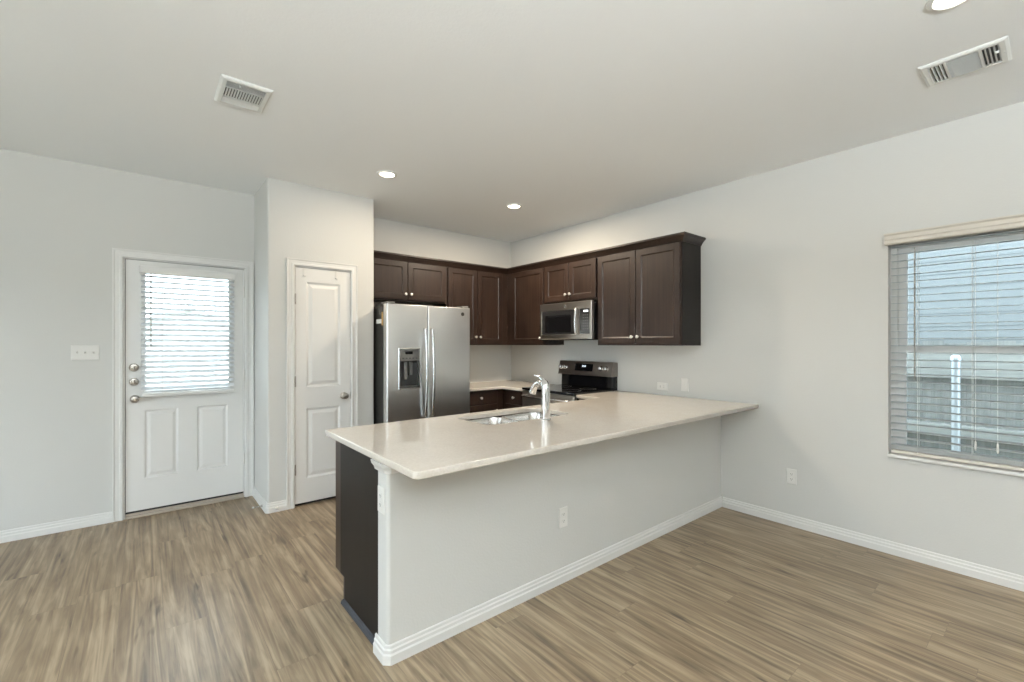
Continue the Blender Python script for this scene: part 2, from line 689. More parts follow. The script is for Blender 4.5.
# ---------------------------------------------------------------- entry door
CAS = [(0.0, 0.0), (0.0, 0.010), (0.006, 0.016), (0.020, 0.016), (0.026, 0.012), (0.050, 0.012), (0.058, 0.017), (0.066, 0.017), (0.066, 0.0)]
d1 = struct_root('door_1', (-3.52, 0.0, 0.0), 'white entry door with a blind over its upper glass and two lower panels')
T = face_back(0.0)
UV3 = lambda p, w: (p[0], p[1], w)
b = MB(T)
b.sweep([(-3.107, 0.0), (-3.107, 2.065), (-3.940, 2.065), (-3.940, 0.0)], CAS, UV3)
b.build('casing', 'trim', d1)
b = MB(T)   # jambs
b.box(-3.945, -3.9315, 0, 2.0595, -0.14, -0.001)
b.box(-3.1155, -3.102, 0, 2.0595, -0.14, -0.001)
b.box(-3.945, -3.102, 2.0595, 2.072, -0.14, -0.001)
b.build('jamb', 'trim', d1)
# slab: glass opening above, two raised panels below
SW = -0.006   # front face
U0, U1, V0, V1 = -3.9275, -3.1195, 0.050, 2.055
G0, G1, GZ0, GZ1 = -3.825, -3.212, 0.985, 1.985
b = MB(T)
b.box(U0, G0, V0, V1, SW - 0.044, SW)
b.box(G1, U1, V0, V1, SW - 0.044, SW)
b.box(G0, G1, GZ1, V1, SW - 0.044, SW)
pr = [(-3.812, -3.592, 0.30, 0.850), (-3.464, -3.240, 0.30, 0.848)]
b.box(G0, G1, 0.850, GZ0, SW - 0.044, SW)
b.box(G0, G1, V0, 0.30, SW - 0.044, SW)
b.box(G0, pr[0][0], 0.30, 0.850, SW - 0.044, SW)
b.box(pr[0][1], pr[1][0], 0.30, 0.850, SW - 0.044, SW)
b.box(pr[1][1], G1, 0.30, 0.850, SW - 0.044, SW)


def raised(b, u0, u1, v0, v1, w, deep=0.009, m=0.012, flat=0.018, rise=0.02):
    k = 0.0
    lp = [rect(u0, u1, v0, v1, w)]
    k = m
    lp.append(rect(u0 + k, u1 - k, v0 + k, v1 - k, w - deep))
    k += flat * 0.4
    lp.append(rect(u0 + k, u1 - k, v0 + k, v1 - k, w - deep))
    k += rise
    lp.append(rect(u0 + k, u1 - k, v0 + k, v1 - k, w - 0.0015))
    b.nested(lp, cap_first=False)


for p in pr:
    raised(b, *p, SW)
    b.box(p[0], p[1], p[2], p[3], SW - 0.044, SW - 0.012)
b.build('door_slab', 'door', d1)
b = MB(T)
LT = [(0.0, 0.0), (0.0, 0.012), (0.012, 0.014), (0.022, 0.006), (0.022, 0.0)]
b.sweep([(G1 - 0.022, GZ0 + 0.022), (G1 - 0.022, GZ1 - 0.022), (G0 + 0.022, GZ1 - 0.022), (G0 + 0.022, GZ0 + 0.022)], LT,
        lambda p, w: (p[0], p[1], SW + w), closed=True)
b.box(G0, G1, GZ0, GZ0 + 0.02, SW - 0.04, SW - 0.004)
b.box(G0, G1, GZ1 - 0.02, GZ1, SW - 0.04, SW - 0.004)
b.box(G0, G0 + 0.02, GZ0, GZ1, SW - 0.04, SW - 0.004)
b.box(G1 - 0.02, G1, GZ0, GZ1, SW - 0.04, SW - 0.004)
b.build('glass_trim', 'door', d1)
MB(T).box(G0 + 0.02, G1 - 0.02, GZ0 + 0.02, GZ1 - 0.02, SW - 0.026, SW - 0.020).build('glass_pane', 'glass', d1)
b = MB(T)
b.box(-3.930, -3.117, 0.034, 0.050, SW - 0.04, SW - 0.004)
b.box(-3.9315, -3.9275, 0.05, 2.0595, SW - 0.03, SW - 0.014)
b.box(-3.9275, -3.1155, 2.055, 2.0595, SW - 0.03, SW - 0.014)
b.build('weatherstrip', 'strip', d1)
b = MB(T)
b.box(-3.931, -3.116, 0.0, 0.020, -0.12, 0.02, 0.004)
b.box(-3.931, -3.116, 0.020, 0.034, -0.10, -0.004, 0.003)
b.build('threshold', 'thresh', d1)
for v in (0.30, 1.05, 1.80):
    b = MB(T)
    b.lathe([(0.006, 0), (0.006, 0.10)], (-3.1172, v, 0.004), (0, 1, 0), 10)
    b.box(-3.1195, -3.102, v + 0.005, v + 0.095, -0.003, 0.0)
    b.build('hinge', 'plastic', d1)
for v in (1.196, 1.081):
    b = MB(T)
    b.lathe([(0.032, 0), (0.032, 0.006), (0.026, 0.016), (0.017, 0.018)], (-3.877, v, SW), (0, 0, 1), 24)
    k = b.build('deadbolt', 'nickel', d1, True)
    b = MB(T)
    b.box(-3.884, -3.870, v - 0.018, v + 0.018, SW + 0.018, SW + 0.030, 0.004)
    b.build('thumb_turn', 'nickel', k)


def knob(T, u, v, w, parent, name='door_knob', R=0.028):
    b = MB(T)
    b.lathe([(0.031, 0), (0.031, 0.005), (0.024, 0.012), (0.012, 0.014), (0.011, 0.032), (0.020, 0.037), (R, 0.048), (R, 0.056), (0.022, 0.065), (0.010, 0.068)],
            (u, v, w), (0, 0, 1), 24)
    return b.build(name, 'nickel', parent, True)


knob(T, -3.872, 0.945, SW, d1)

# ---------------------------------------------------------------- pantry door
d2 = struct_root('door_2', (-2.593, PY, 0.0), 'narrow white two panel pantry door beside the refrigerator')
T = face_back(PY)
b = MB(T)
b.sweep([(-2.353, 0.0), (-2.353, 2.047), (-2.833, 2.047), (-2.833, 0.0)], [(a * 0.9, w) for a, w in CAS], UV3)
b.build('casing', 'trim', d2)
b = MB(T)
b.box(PD0, -2.826, 0, 2.041, -0.109, -0.001)
b.box(-2.3565, PD1, 0, 2.041, -0.109, -0.001)
b.box(PD0, PD1, 2.041, PDZ, -0.109, -0.001)
b.build('jamb', 'trim', d2)
U0, U1, V0, V1 = -2.822, -2.360, 0.024, 2.037
SW = -0.004
q = [(-2.735, -2.447, 1.013, 1.918), (-2.735, -2.447, 0.228, 0.830)]
b = MB(T)
b.box(U0, q[0][0], V0, V1, SW - 0.035, SW)
b.box(q[0][1], U1, V0, V1, SW - 0.035, SW)
for a, c in ((V0, 0.228), (0.830, 1.013), (1.918, V1)):
    b.box(q[0][0], q[0][1], a, c, SW - 0.035, SW)
for p in q:
    raised(b, *p, SW, deep=0.010, m=0.016, flat=0.02, rise=0.026)
    b.box(p[0], p[1], p[2], p[3], SW - 0.035, SW - 0.013)
b.build('door_slab', 'door', d2)
b = MB(T)
b.box(-2.826, -2.3565, 0.0, 0.02, -0.10, -0.03)
b.box(-2.826, U0, 0.02, 2.037, -0.03, -0.02)
b.build('gap_shade', 'strip', d2)  # black filler painted as the shade in the gaps around the slab
for v in (0.27, 1.02, 1.72):
    b = MB(T)
    b.lathe([(0.0055, 0), (0.0055, 0.09)], (-2.8235, v, 0.003), (0, 1, 0), 10)
    b.build('hinge', 'nickel', d2)
knob(T, -2.418, 0.917, SW, d2)
b = MB(T)
b.box(-2.3565, -2.353, 0.885, 0.945, -0.004, 0.0015)
b.build('strike_plate', 'nickel', d2)
for u in (-2.752, -2.482):   # two over-door hooks folded onto the front of the slab
    h_ = MB(T).box(u - 0.011, u + 0.011, 1.965, 2.034, SW, SW + 0.004, 0.001)
    h_.box(u - 0.011, u + 0.011, 1.965, 1.972, SW, SW + 0.016, 0.001)
    o = h_.build('door_hook', 'plastic')
    tag(o, 'white over-door hook at the top of the pantry door, ' + ('above its hinge side' if u < -2.6 else 'above its knob side'), 'hook', 'hooks over the pantry door')
    settle(o, (u, PY, 1.965))

# ---------------------------------------------------------------- right window
w1 = struct_root('window_1', (0.1, -4.41, WZ0), 'single hung window in the right wall behind an open white blind')
b = MB()
fx0, fx1 = 0.070, 0.135
b.box(fx0, fx1, WY1 - 0.035, WY1, WZ0, WZ1)
b.box(fx0, fx1, WY0, WY0 + 0.035, WZ0, WZ1)
b.box(fx0, fx1, WY0 + 0.035, WY1 - 0.035, WZ0, WZ0 + 0.04)
b.box(fx0, fx1, WY0 + 0.035, WY1 - 0.035, WZ1 - 0.04, WZ1)
b.build('window_frame', 'vinyl', w1)
b = MB()
for z0, z1, xo in ((WZ0 + 0.04, 1.365, 0.074), (1.335, WZ1 - 0.04, 0.104)):
    b2 = MB()
    y0, y1 = WY0 + 0.035, WY1 - 0.035
    x0, x1 = xo, xo + 0.024
    b2.box(x0, x1, y1 - 0.045, y1, z0, z1)
    b2.box(x0, x1, y0, y0 + 0.045, z0, z1)
    b2.box(x0, x1, y0 + 0.045, y1 - 0.045, z0, z0 + 0.035)
    b2.box(x0, x1, y0 + 0.045, y1 - 0.045, z1 - 0.035, z1)
    s_ = b2.build('sash', 'vinyl', w1)
    MB().box(x0 + 0.009, x0 + 0.014, y0 + 0.045, y1 - 0.045, z0 + 0.035, z1 - 0.035).build('glass_pane', 'glass', s_)
b.bm.free()
b = MB()
b.box(-0.022, 0.069, WY0 + 0.001, WY1 - 0.001, WZ0 + 0.0005, WZ0 + 0.02, 0.004)
b.build('window_sill', 'trim', w1)

# ================================================================== OUTSIDE
o = MB().box(-20, 30, -25, 40, -0.75, -0.6).build('ground', 'ground')
struct(o)
o['label'] = 'bare ground outside the house'

# lap-sided house beyond the fence
nh = thing('neighbor_house', 'grey lap-sided house seen beyond the fence through the right window', 'house', (4.2, -4.0, -0.6))
b = MB()
pr_ = []
z = -0.6
while z < 5.2:
    pr_ += [(4.2, z), (4.206, z + 0.168)]
    z += 0.17
prof = pr_ + [(4.6, z), (4.6, -0.6)]
b.nested([[(x, -13, zz) for x, zz in prof], [(x, 8, zz) for x, zz in prof]])
b.build('siding', 'siding', nh)
b = MB()
b.nested([[(3.9, y, 5.25), (3.9, y, 5.4), (6.2, y, 6.3), (6.2, y, 6.15)] for y in (-13.3, 8.3)])
b.build('roof', 'roof', nh)

# house across the yard, seen through the entry door glass
hs = thing('distant_house', 'pale gabled house seen faintly through the entry door glass', 'house', (-2.6, 14, -0.6))
b = MB()
b.prism([(-7.2, -0.6), (2.0, -0.6), (2.0, 0.75), (-2.65, 2.5), (-7.2, 0.75)], 14.0, 20.0, lambda p, y: (p[0], y, p[1]))
b.build('walls', 'stucco', hs)
b = MB()
b.prism([(-7.6, 0.60), (-2.65, 2.5), (2.4, 0.60), (2.4, 0.72), (-2.65, 2.64), (-7.6, 0.72)], 13.7, 20.3, lambda p, y: (p[0], y, p[1]))
b.build('roof', 'roofpale', hs)

fn = thing('wood_fence', 'weathered grey picket fence outside the right window', 'fence', (1.6, -4.2, -0.6))
b = MB()
y = -8.0
i = 0
while y < 0.5:
    h = 1.40 + 0.012 * math.sin(i * 2.3)
    b.box(1.66, 1.678, y, y + 0.1405, -0.58, h)
    y += 0.142
    i += 1
b.build('pickets', 'fence', fn)
for z0, z1, t in ((1.085, 1.34, 0.04), (0.58, 0.68, 0.05), (-0.3, -0.2, 0.05)):
    MB().box(1.66 - t, 1.66, -8.0, 0.5, z0, z1, 0.004).build('fence_rail', 'fencerail', fn)
o = MB().lathe([(0.030, 0), (0.030, 1.84), (0.036, 1.84), (0.036, 1.872), (0.026, 1.888), (0.010, 1.892)], (1.5, -4.118, -0.6), (0, 0, 1), 20).build('fence_post', 'galv', None, True)
tag(o, 'round galvanised metal post with a cap in front of the fence outside', 'post')
settle(o, (1.5, -4.118, -0.6))

# ================================================================== WINDOW BLINDS
bl = thing('window_blind', 'white two inch slat blind lowered over the right wall window', 'blind', (0.03, -4.41, 0.66))
b = MB()
VP = [(0.0, 2.034), (-0.042, 2.034), (-0.048, 2.042), (-0.048, 2.058), (-0.054, 2.066), (-0.054, 2.088), (-0.064, 2.098), (-0.064, 2.104), (0.0, 2.104)]
b.nested([[(x - 0.0005, y, z) for x, z in VP] for y in (-4.895, -3.945)])
b.build('valance', 'valance', bl)
b = MB()
b.box(0.008, 0.062, -4.86, -3.965, 2.036, 2.058)
b.build('headrail', 'plastic', bl)
b = MB()
n = 29
zt, zb = 2.022, 0.720
for i in range(n):
    z = zt + (zb - zt) * i / (n - 1)
    tl = math.radians(3)
    dx, dz = 0.0245 * math.cos(tl), 0.0245 * math.sin(tl)
    cxm = 0.036
    b.nested([[(cxm - dx, y, z - dz), (cxm, y, z + 0.0012), (cxm + dx, y, z + dz), (cxm + dx, y, z + dz + 0.0025), (cxm, y, z + 0.0038), (cxm - dx, y, z - dz + 0.0025)]
              for y in (-4.860, -3.966)])
b.build('slats', 'blind', bl)
MB().box(0.012, 0.060, -4.860, -3.966, 0.665, 0.685, 0.004).build('bottom_rail', 'valance', bl)
for yy in (-4.10, -4.345, -4.62):
    b = MB()
    for xx in (0.0095, 0.0625):
        b.tube([(xx, yy, 0.68), (xx, yy, 2.01)], 0.0012, 6)
    b.build('ladder_cord', 'cord', bl)
MB().tube([(0.002, -4.088, 1.15), (0.002, -4.088, 2.0)], 0.0042, 8).build('wand', 'wand', bl)
for yy in (-4.36, -4.45):
    b = MB()
    b.tube([(0.004, yy, 0.80), (0.004, yy, 2.0)], 0.001, 6)
    b.lathe([(0.003, 0), (0.006, 0.012), (0.005, 0.05), (0.002, 0.06)], (0.004, yy, 0.75), (0, 0, 1), 10)
    b.build('pull_cord', 'cord', bl)

db = thing('door_blind', 'white slat blind glowing with daylight on the entry door', 'blind', (-3.52, -0.03, 0.966))
T = face_back(0.0)
b = MB(T)
b.box(-3.846, -3.190, 1.945, 2.006, 0.016, 0.078, 0.006)
b.build('valance', 'door', db)
b = MB(T)
n = 22
zt, zb = 1.925, 1.025
for i in range(n):
    z = zt + (zb - zt) * i / (n - 1)
    tl = math.radians(26)
    dw, dz = 0.0245 * math.cos(tl), 0.0245 * math.sin(tl)
    wm = 0.042
    b.nested([[(u, z + dz, wm - dw), (u, z + 0.0015, wm), (u, z - dz, wm + dw), (u, z - dz + 0.0025, wm + dw), (u, z + 0.004, wm), (u, z + dz + 0.0025, wm - dw)]
              for u in (-3.833, -3.197)])
b.build('slats', 'blindd', db)
MB(T).box(-3.828, -3.195, 0.962, 0.992, 0.014, 0.066, 0.005).build('bottom_rail', 'door', db)
for u in (-3.70, -3.335):
    b = MB(T)
    for w in (0.0175, 0.0668):
        b.tube([(u, 0.98, w), (u, 1.95, w)], 0.0011, 6)
    b.build('ladder_cord', 'cord', db)
MB(T).tube([(-3.772, 1.365, 0.072), (-3.772, 1.95, 0.072)], 0.004, 8).build('wand', 'wand', db)

# ================================================================== CABINETS
def shaker(T, u0, u1, v0, v1, parent, hinge, knob_low=True, knobz=None, mat='cab', fr=0.055, name='door', knob_at=None):
    """framed door with a recessed flat panel, its knob a sub-part; hinge 'L' or 'R'"""
    th = 0.020
    b = MB(T)
    lp = [rect(u0, u1, v0, v1, 0.0005), rect(u0, u1, v0, v1, th - 0.002),
          rect(u0 + 0.002, u1 - 0.002, v0 + 0.002, v1 - 0.002, th)]
    k = fr
    lp.append(rect(u0 + k, u1 - k, v0 + k, v1 - k, th))
    k += 0.003
    lp.append(rect(u0 + k, u1 - k, v0 + k, v1 - k, th - 0.003))
    k += 0.007
    lp.append(rect(u0 + k, u1 - k, v0 + k, v1 - k, th - 0.008))
    b.nested(lp)
    d = b.build(name, mat, parent)
    if knob_at is None:
        ku = (u1 - 0.028) if hinge == 'L' else (u0 + 0.028)
        kv = knobz if knobz is not None else ((v0 + 0.075) if knob_low else (v1 - 0.075))
    else:
        ku, kv = knob_at
    b = MB(T)
    b.lathe([(0.007, 0), (0.0055, 0.010), (0.008, 0.015), (0.0145, 0.019), (0.0155, 0.024), (0.012, 0.029), (0.005, 0.031)], (ku, kv, th), (0, 0, 1), 16)
    b.build('knob', 'knobsteel', d, True)
    return d


def slab_front(T, u0, u1, v0, v1, parent, name='drawer'):
    b = MB(T)
    b.nested([rect(u0, u1, v0, v1, 0.0005), rect(u0, u1, v0, v1, 0.017), rect(u0 + 0.003, u1 - 0.003, v0 + 0.003, v1 - 0.003, 0.020)])
    d = b.build(name, 'cab', parent)
    b = MB(T)
    b.lathe([(0.007, 0), (0.0055, 0.010), (0.008, 0.015), (0.0145, 0.019), (0.0155, 0.024), (0.012, 0.029), (0.005, 0.031)],
            ((u0 + u1) / 2, (v0 + v1) / 2, 0.020), (0, 0, 1), 16)
    b.build('knob', 'knobsteel', d, True)
    return d


FB, FR = -0.305, -0.305       # face planes
TB, TR = face_back(FB), face_right(FR)
ZT = 2.268
G_UP = 'upper kitchen cabinets'

c = thing('wall_cabinet', 'short dark espresso wall cabinet above the stainless refrigerator', 'cabinet', (-1.66, 0, 1.834), G_UP)
MB().box(PX1 + 0.001, -1.187, FB, -0.001, 1.834, ZT).build('cabinet_body', 'cab', c)
shaker(TB, -2.118, -1.668, 1.852, 2.245, c, 'L', knobz=1.905)
shaker(TB, -1.661, -1.203, 1.852, 2.245, c, 'R', knobz=1.905)

c = thing('wall_cabinet', 'tall two door espresso wall cabinet between the fridge and the corner', 'cabinet', (-0.77, 0, 1.37), G_UP)
MB().box(-1.186, -0.306, FB, -0.001, 1.37, ZT).build('cabinet_body', 'cab', c)
shaker(TB, -1.172, -0.776, 1.385, 2.245, c, 'L', knobz=1.465)
shaker(TB, -0.769, -0.400, 1.385, 2.245, c, 'R', knobz=1.465)

c = thing('wall_cabinet', 'single door espresso corner wall cabinet just beside the microwave', 'cabinet', (0, -0.5, 1.37), G_UP)
MB().box(FR, -0.001, -0.984, -0.001, 1.37, ZT).build('cabinet_body', 'cab', c)
shaker(TR, 0.415, 0.972, 1.385, 2.245, c, 'R', knobz=1.465, knob_at=(0.938, 1.45))

c = thing('wall_cabinet', 'short espresso wall cabinet directly above the microwave', 'cabinet', (0, -1.365, 1.83), G_UP)
MB().box(FR, -0.001, -1.746, -0.985, 1.83, ZT).build('cabinet_body', 'cab', c)
shaker(TR, 0.995, 1.3605, 1.848, 2.245, c, 'L', knobz=1.911)
shaker(TR, 1.3675, 1.735, 1.848, 2.245, c, 'R', knobz=1.911)

c = thing('wall_cabinet', 'largest espresso wall cabinet at the free end above the peninsula', 'cabinet', (0, -2.2, 1.37), G_UP)
MB().box(FR, -0.001, -2.656, -1.747, 1.37, ZT).build('cabinet_body', 'cab', c)
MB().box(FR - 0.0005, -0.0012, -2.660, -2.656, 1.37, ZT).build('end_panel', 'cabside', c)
shaker(TR, 1.762, 2.2005, 1.385, 2.245, c, 'L', knobz=1.45)
shaker(TR, 2.2075, 2.645, 1.385, 2.245, c, 'R', knobz=1.45)

# crown along both runs and around the free end
CR = [(0.001, 2.250), (0.006, 2.250), (0.012, 2.264), (0.034, 2.292), (0.046, 2.300), (0.046, 2.316), (0.001, 2.316)]
b = MB()
b.sweep([(PX1 + 0.001, FB), (FR, FB), (FR, -2.660), (-0.001, -2.660)], CR, XY)
b.bm.faces.ensure_lookup_table()
o = b.build('crown_molding', 'crown')
tag(o, 'dark espresso crown molding running along the top of the wall cabinets', 'molding')
settle(o, (-0.3, -0.3, 2.25))

# base cabinets --------------------------------------------------------
G_B = 'base kitchen cabinets'
FBB, FRB = -0.60, -0.60
TBB, TRB = face_back(FBB), face_right(FRB)
c = thing('base_cabinet', 'espresso base cabinet under the corner counter beside the fridge', 'cabinet', (-0.9, -0.3, 0), G_B)
b = MB()
b.box(-1.19, -0.606, FBB, -0.001, 0.10, 0.868)
b.box(-1.19, -0.606, FBB + 0.07, -0.001, 0.0, 0.10)
b.build('cabinet_body', 'cab', c)
slab_front(TBB, -1.175, -0.70, 0.715, 0.855, c)
shaker(TBB, -1.175, -0.70, 0.115, 0.705, c, 'L', knob_low=False)
c = thing('base_cabinet', 'espresso base cabinet in the corner to the far side of the range', 'cabinet', (-0.3, -0.8, 0), G_B)
b = MB()
b.box(FRB, -0.001, -0.994, -0.001, 0.10, 0.868)
b.box(FRB + 0.07, -0.001, -0.994, -0.001, 0.0, 0.10)
b.build('cabinet_body', 'cab', c)
slab_front(TRB, 0.65, 0.98, 0.715, 0.855, c)
shaker(TRB, 0.65, 0.98, 0.115, 0.705, c, 'R', knob_low=False)
c = thing('base_cabinet', 'espresso base cabinet between the range and the peninsula', 'cabinet', (-0.3, -2.0, 0), G_B)
b = MB()
b.box(FRB, -0.001, -2.726, -1.765, 0.10, 0.868)
b.box(FRB + 0.07, -0.001, -2.726, -1.765, 0.0, 0.10)
b.build('cabinet_body', 'cab', c)
slab_front(TRB, 1.775, 2.05, 0.715, 0.855, c)
shaker(TRB, 1.775, 2.05, 0.115, 0.705, c, 'L', knob_low=False)

TP = face_fwd(-2.125)
c = thing('base_cabinet', 'espresso peninsula end cabinet with its plain dark side panel showing', 'cabinet', (-2.7, -2.4, 0), G_B)
b = MB()
b.box(-2.976, -2.30, -2.726, -2.125, 0.13, 0.868)
b.box(-2.976, -2.30, -2.726, -2.205, 0.0, 0.13)
b.build('cabinet_body', 'cab', c)
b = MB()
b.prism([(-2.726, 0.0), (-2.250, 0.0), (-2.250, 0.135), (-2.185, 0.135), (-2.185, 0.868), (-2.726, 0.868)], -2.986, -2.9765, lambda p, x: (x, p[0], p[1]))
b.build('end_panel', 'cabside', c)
MB().box(-2.986, -2.9765, -2.185, -2.106, 0.135, 0.868).build('door_edge', 'cab', c)
b = MB()
b.nested([[(-2.986, y, 0.0), (-3.005, y, 0.0), (-3.004, y, 0.008), (-2.999, y, 0.015), (-2.992, y, 0.019), (-2.986, y, 0.020)] for y in (-2.722, -2.245)])
b.build('shoe_molding', 'shoe', c)
for u0, u1, hg in ((-2.985, -2.65, 'L'), (-2.643, -2.31, 'R')):
    shaker(TP, max(u0, -2.972), u1, 0.145, 0.855, c, hg, knob_low=False)
c = thing('base_cabinet', 'espresso sink base cabinet under the middle of the peninsula', 'cabinet', (-1.85, -2.4, 0), G_B)
b = MB()
b.box(-2.298, -2.28, -2.726, -2.125, 0.0, 0.868)
b.box(-1.42, -1.402, -2.726, -2.125, 0.0, 0.868)
b.box(-2.28, -1.42, -2.726, -2.71, 0.0, 0.868)
b.box(-2.28, -1.42, -2.71, -2.125, 0.10, 0.118)
b.build('cabinet_body', 'cab', c)
slab_front(TP, -2.29, -1.41, 0.715, 0.855, c)
for u0, u1, hg in ((-2.29, -1.854, 'L'), (-1.846, -1.41, 'R')):
    shaker(TP, u0, u1, 0.115, 0.705, c, hg, knob_low=False)
c = thing('base_cabinet', 'espresso blind cabinet joining the peninsula to the wall run', 'cabinet', (-1.0, -2.4, 0), G_B)
b = MB()
b.box(-1.400, -0.602, -2.726, -2.125, 0.10, 0.868)
b.box(-1.400, -0.602, -2.726, -2.195, 0.0, 0.10)
b.build('cabinet_body', 'cab', c)
shaker(TP, -1.39, -0.75, 0.115, 0.855, c, 'L', knob_low=False)


# ------------------------------------------------------------------ countertops
def flat_with_holes(name, outer, holes, z0, z1, bev, mat):
    cu = bpy.data.curves.new(name + '_outline', 'CURVE')
    cu.dimensions = '2D'
    cu.fill_mode = 'BOTH'
    for lp in [outer] + holes:
        s = cu.splines.new('POLY')
        s.points.add(len(lp) - 1)
        for p, q in zip(s.points, lp):
            p.co = (q[0], q[1], 0, 1)
        s.use_cyclic_u = True
    cu.extrude = (z1 - z0) / 2 - bev
    cu.bevel_depth = bev
    cu.bevel_resolution = 2
    cu.offset = -bev
    tmp = bpy.data.objects.new('tmp', cu)
    COL.objects.link(tmp)
    dg = bpy.context.evaluated_depsgraph_get()
    me = bpy.data.meshes.new_from_object(tmp.evaluated_get(dg))
    bpy.data.objects.remove(tmp)
    bpy.data.curves.remove(cu)
    bm = bmesh.new()
    bm.from_mesh(me)
    bmesh.ops.remove_doubles(bm, verts=bm.verts, dist=1e-5)
    bmesh.ops.recalc_face_normals(bm, faces=bm.faces)
    bm.to_mesh(me)
    bm.free()
    for v in me.vertices:
        v.co.z += (z0 + z1) / 2
    me.name = name
    me.materials.clear()
    me.materials.append(M[mat])
    o = bpy.data.objects.new(name, me)
    COL.objects.link(o)
    ORG[o.name] = Vector()
    return o


CZ0, CZ1 = 0.8695, 0.9
S0, S1, SY0, SY1 = -2.235, -1.505, -2.530, -2.135
out = corner_arc(-3.028 + 0.012, -2.05 - 0.012, 0.012, 90, 180, 4) + corner_arc(-3.028 + 0.035, -3.143 + 0.035, 0.035, 180, 270, 6) + \
    [(-0.001, -3.143), (-0.001, -1.764), (-0.64, -1.764), (-0.64, -2.05)]
hole = [(p[0], p[1]) for p in rrect(S0, S1, SY0, SY1, 0.085, 0)][::-1]
ct = flat_with_holes('peninsula_countertop', out, [hole], CZ0, CZ1, 0.004, 'quartz')
tag(ct, 'polished beige quartz countertop of the peninsula with the sink cut in', 'countertop')
settle(ct, (-1.5, -2.6, CZ0))
out = [(-1.195, -0.001), (-1.195, -0.645), (-0.645, -0.645), (-0.645, -0.994), (-0.001, -0.994), (-0.001, -0.001)]
ct = flat_with_holes('corner_countertop', out, [], CZ0, CZ1, 0.003, 'quartz')
tag(ct, 'small beige quartz corner countertop between the fridge and the range', 'countertop')
settle(ct, (-0.5, -0.3, CZ0))

# ------------------------------------------------------------------ sink and faucet
sk = thing('kitchen_sink', 'double bowl stainless undermount sink set into the peninsula counter', 'sink', (-1.87, -2.33, 0.868))
XM = -1.865
b = MB()
for a, c_ in ((S0 + 0.001, XM - 0.009), (XM + 0.009, S1 - 0.001)):
    b = MB()
    r0 = 0.08
    zt = 0.866
    lps = [rrect(a - 0.0085, c_ + 0.0085, SY0 - 0.0085, SY1 + 0.0085, r0, zt - 0.004), rrect(a - 0.0085, c_ + 0.0085, SY0 - 0.0085, SY1 + 0.0085, r0, zt),
           rrect(a, c_, SY0, SY1, r0, zt - 0.001), rrect(a + 0.006, c_ - 0.006, SY0 + 0.006, SY1 - 0.006, r0, zt - 0.03),
           rrect(a + 0.014, c_ - 0.014, SY0 + 0.014, SY1 - 0.014, r0, zt - 0.175),
           rrect(a + 0.05, c_ - 0.05, SY0 + 0.05, SY1 - 0.05, 0.04, zt - 0.20),
           rrect((a + c_) / 2 - 0.05, (a + c_) / 2 + 0.05, (SY0 + SY1) / 2 - 0.05, (SY0 + SY1) / 2 + 0.05, 0.0495, zt - 0.203)]
    b.nested(lps, cap_first=False)
    bw = b.build('bowl', 'sink', sk, True)
    b = MB()
    b.lathe([(0.045, 0), (0.045, 0.003), (0.034, 0.004), (0.03, 0.001)], ((a + c_) / 2, (SY0 + SY1) / 2, zt - 0.203), (0, 0, 1), 20)
    b.build('drain', 'chrome', bw, True)

fa = thing('kitchen_faucet', 'chrome low arc pull-out faucet with a top lever behind the sink', 'faucet', (-1.84, -2.605, 0.9))
fx, fy = -1.84, -2.605
b = MB()
b.lathe([(0.034, 0), (0.034, 0.006), (0.029, 0.012)], (fx, fy, 0.9), (0, 0, 1), 24)
b.build('base_ring', 'chrome', fa, True)
b = MB()
pts, rad = [], []
for i in range(8):
    pts.append((fx, fy, 0.91 + 0.185 * i / 7))
    rad.append(0.0285 - 0.001 * i / 7)
b.tube(pts + [(fx, fy + 0.004, 1.115), (fx, fy + 0.014, 1.135), (fx, fy + 0.03, 1.148)], 0, 20, rad + [0.0275, 0.025, 0.018])
b.build('faucet_body', 'chrome', fa, True)
b = MB()
arc = [(fx, fy + 0.006, 1.108), (fx, fy + 0.034, 1.130), (fx, fy + 0.062, 1.134), (fx, fy + 0.088, 1.122), (fx, fy + 0.108, 1.100), (fx, fy + 0.120, 1.076)]
b.tube(arc, 0, 18, [0.021, 0.0205, 0.020, 0.0205, 0.0215, 0.0225])
sp = b.build('spout', 'chrome', fa, True)
b = MB()
dd = (Vector(arc[-1]) - Vector(arc[-2])).normalized()
b.lathe([(0.0215, 0), (0.0225, 0.006), (0.0225, 0.016), (0.018, 0.020)], arc[-1], dd, 18)
b.build('spray_head', 'chrome', sp, True)
b = MB()
b.tube([(fx, fy + 0.002, 1.128), (fx, fy + 0.022, 1.155), (fx, fy + 0.055, 1.170), (fx, fy + 0.092, 1.178), (fx, fy + 0.108, 1.180)], 0, 12, [0.017, 0.013, 0.0085, 0.0065, 0.005])
b.build('lever', 'chrome', fa, True)

# ================================================================== REFRIGERATOR
fr = thing('refrigerator', 'stainless side-by-side refrigerator with a water dispenser', 'refrigerator', (-1.66, -0.45, 0))
RX0, RX1, RF = -2.117, -1.211, -0.822
b = MB()
b.box(RX0 + 0.003, RX1 - 0.003, -0.735, -0.03, 0.02, 1.74, 0.004)
b.build('case', 'fridgeside', fr)
b = MB()
b.box(RX0 + 0.01, RX1 - 0.01, -0.748, -0.735, 0.10, 1.735)
b.build('gasket', 'gasket', fr)
b = MB()
b.box(RX0 + 0.02, RX1 - 0.02, -0.745, -0.66, 0.002, 0.09)
b.build('kick_grille', 'gasket', fr)
T = face_back(-0.748)
W_ = 0.074


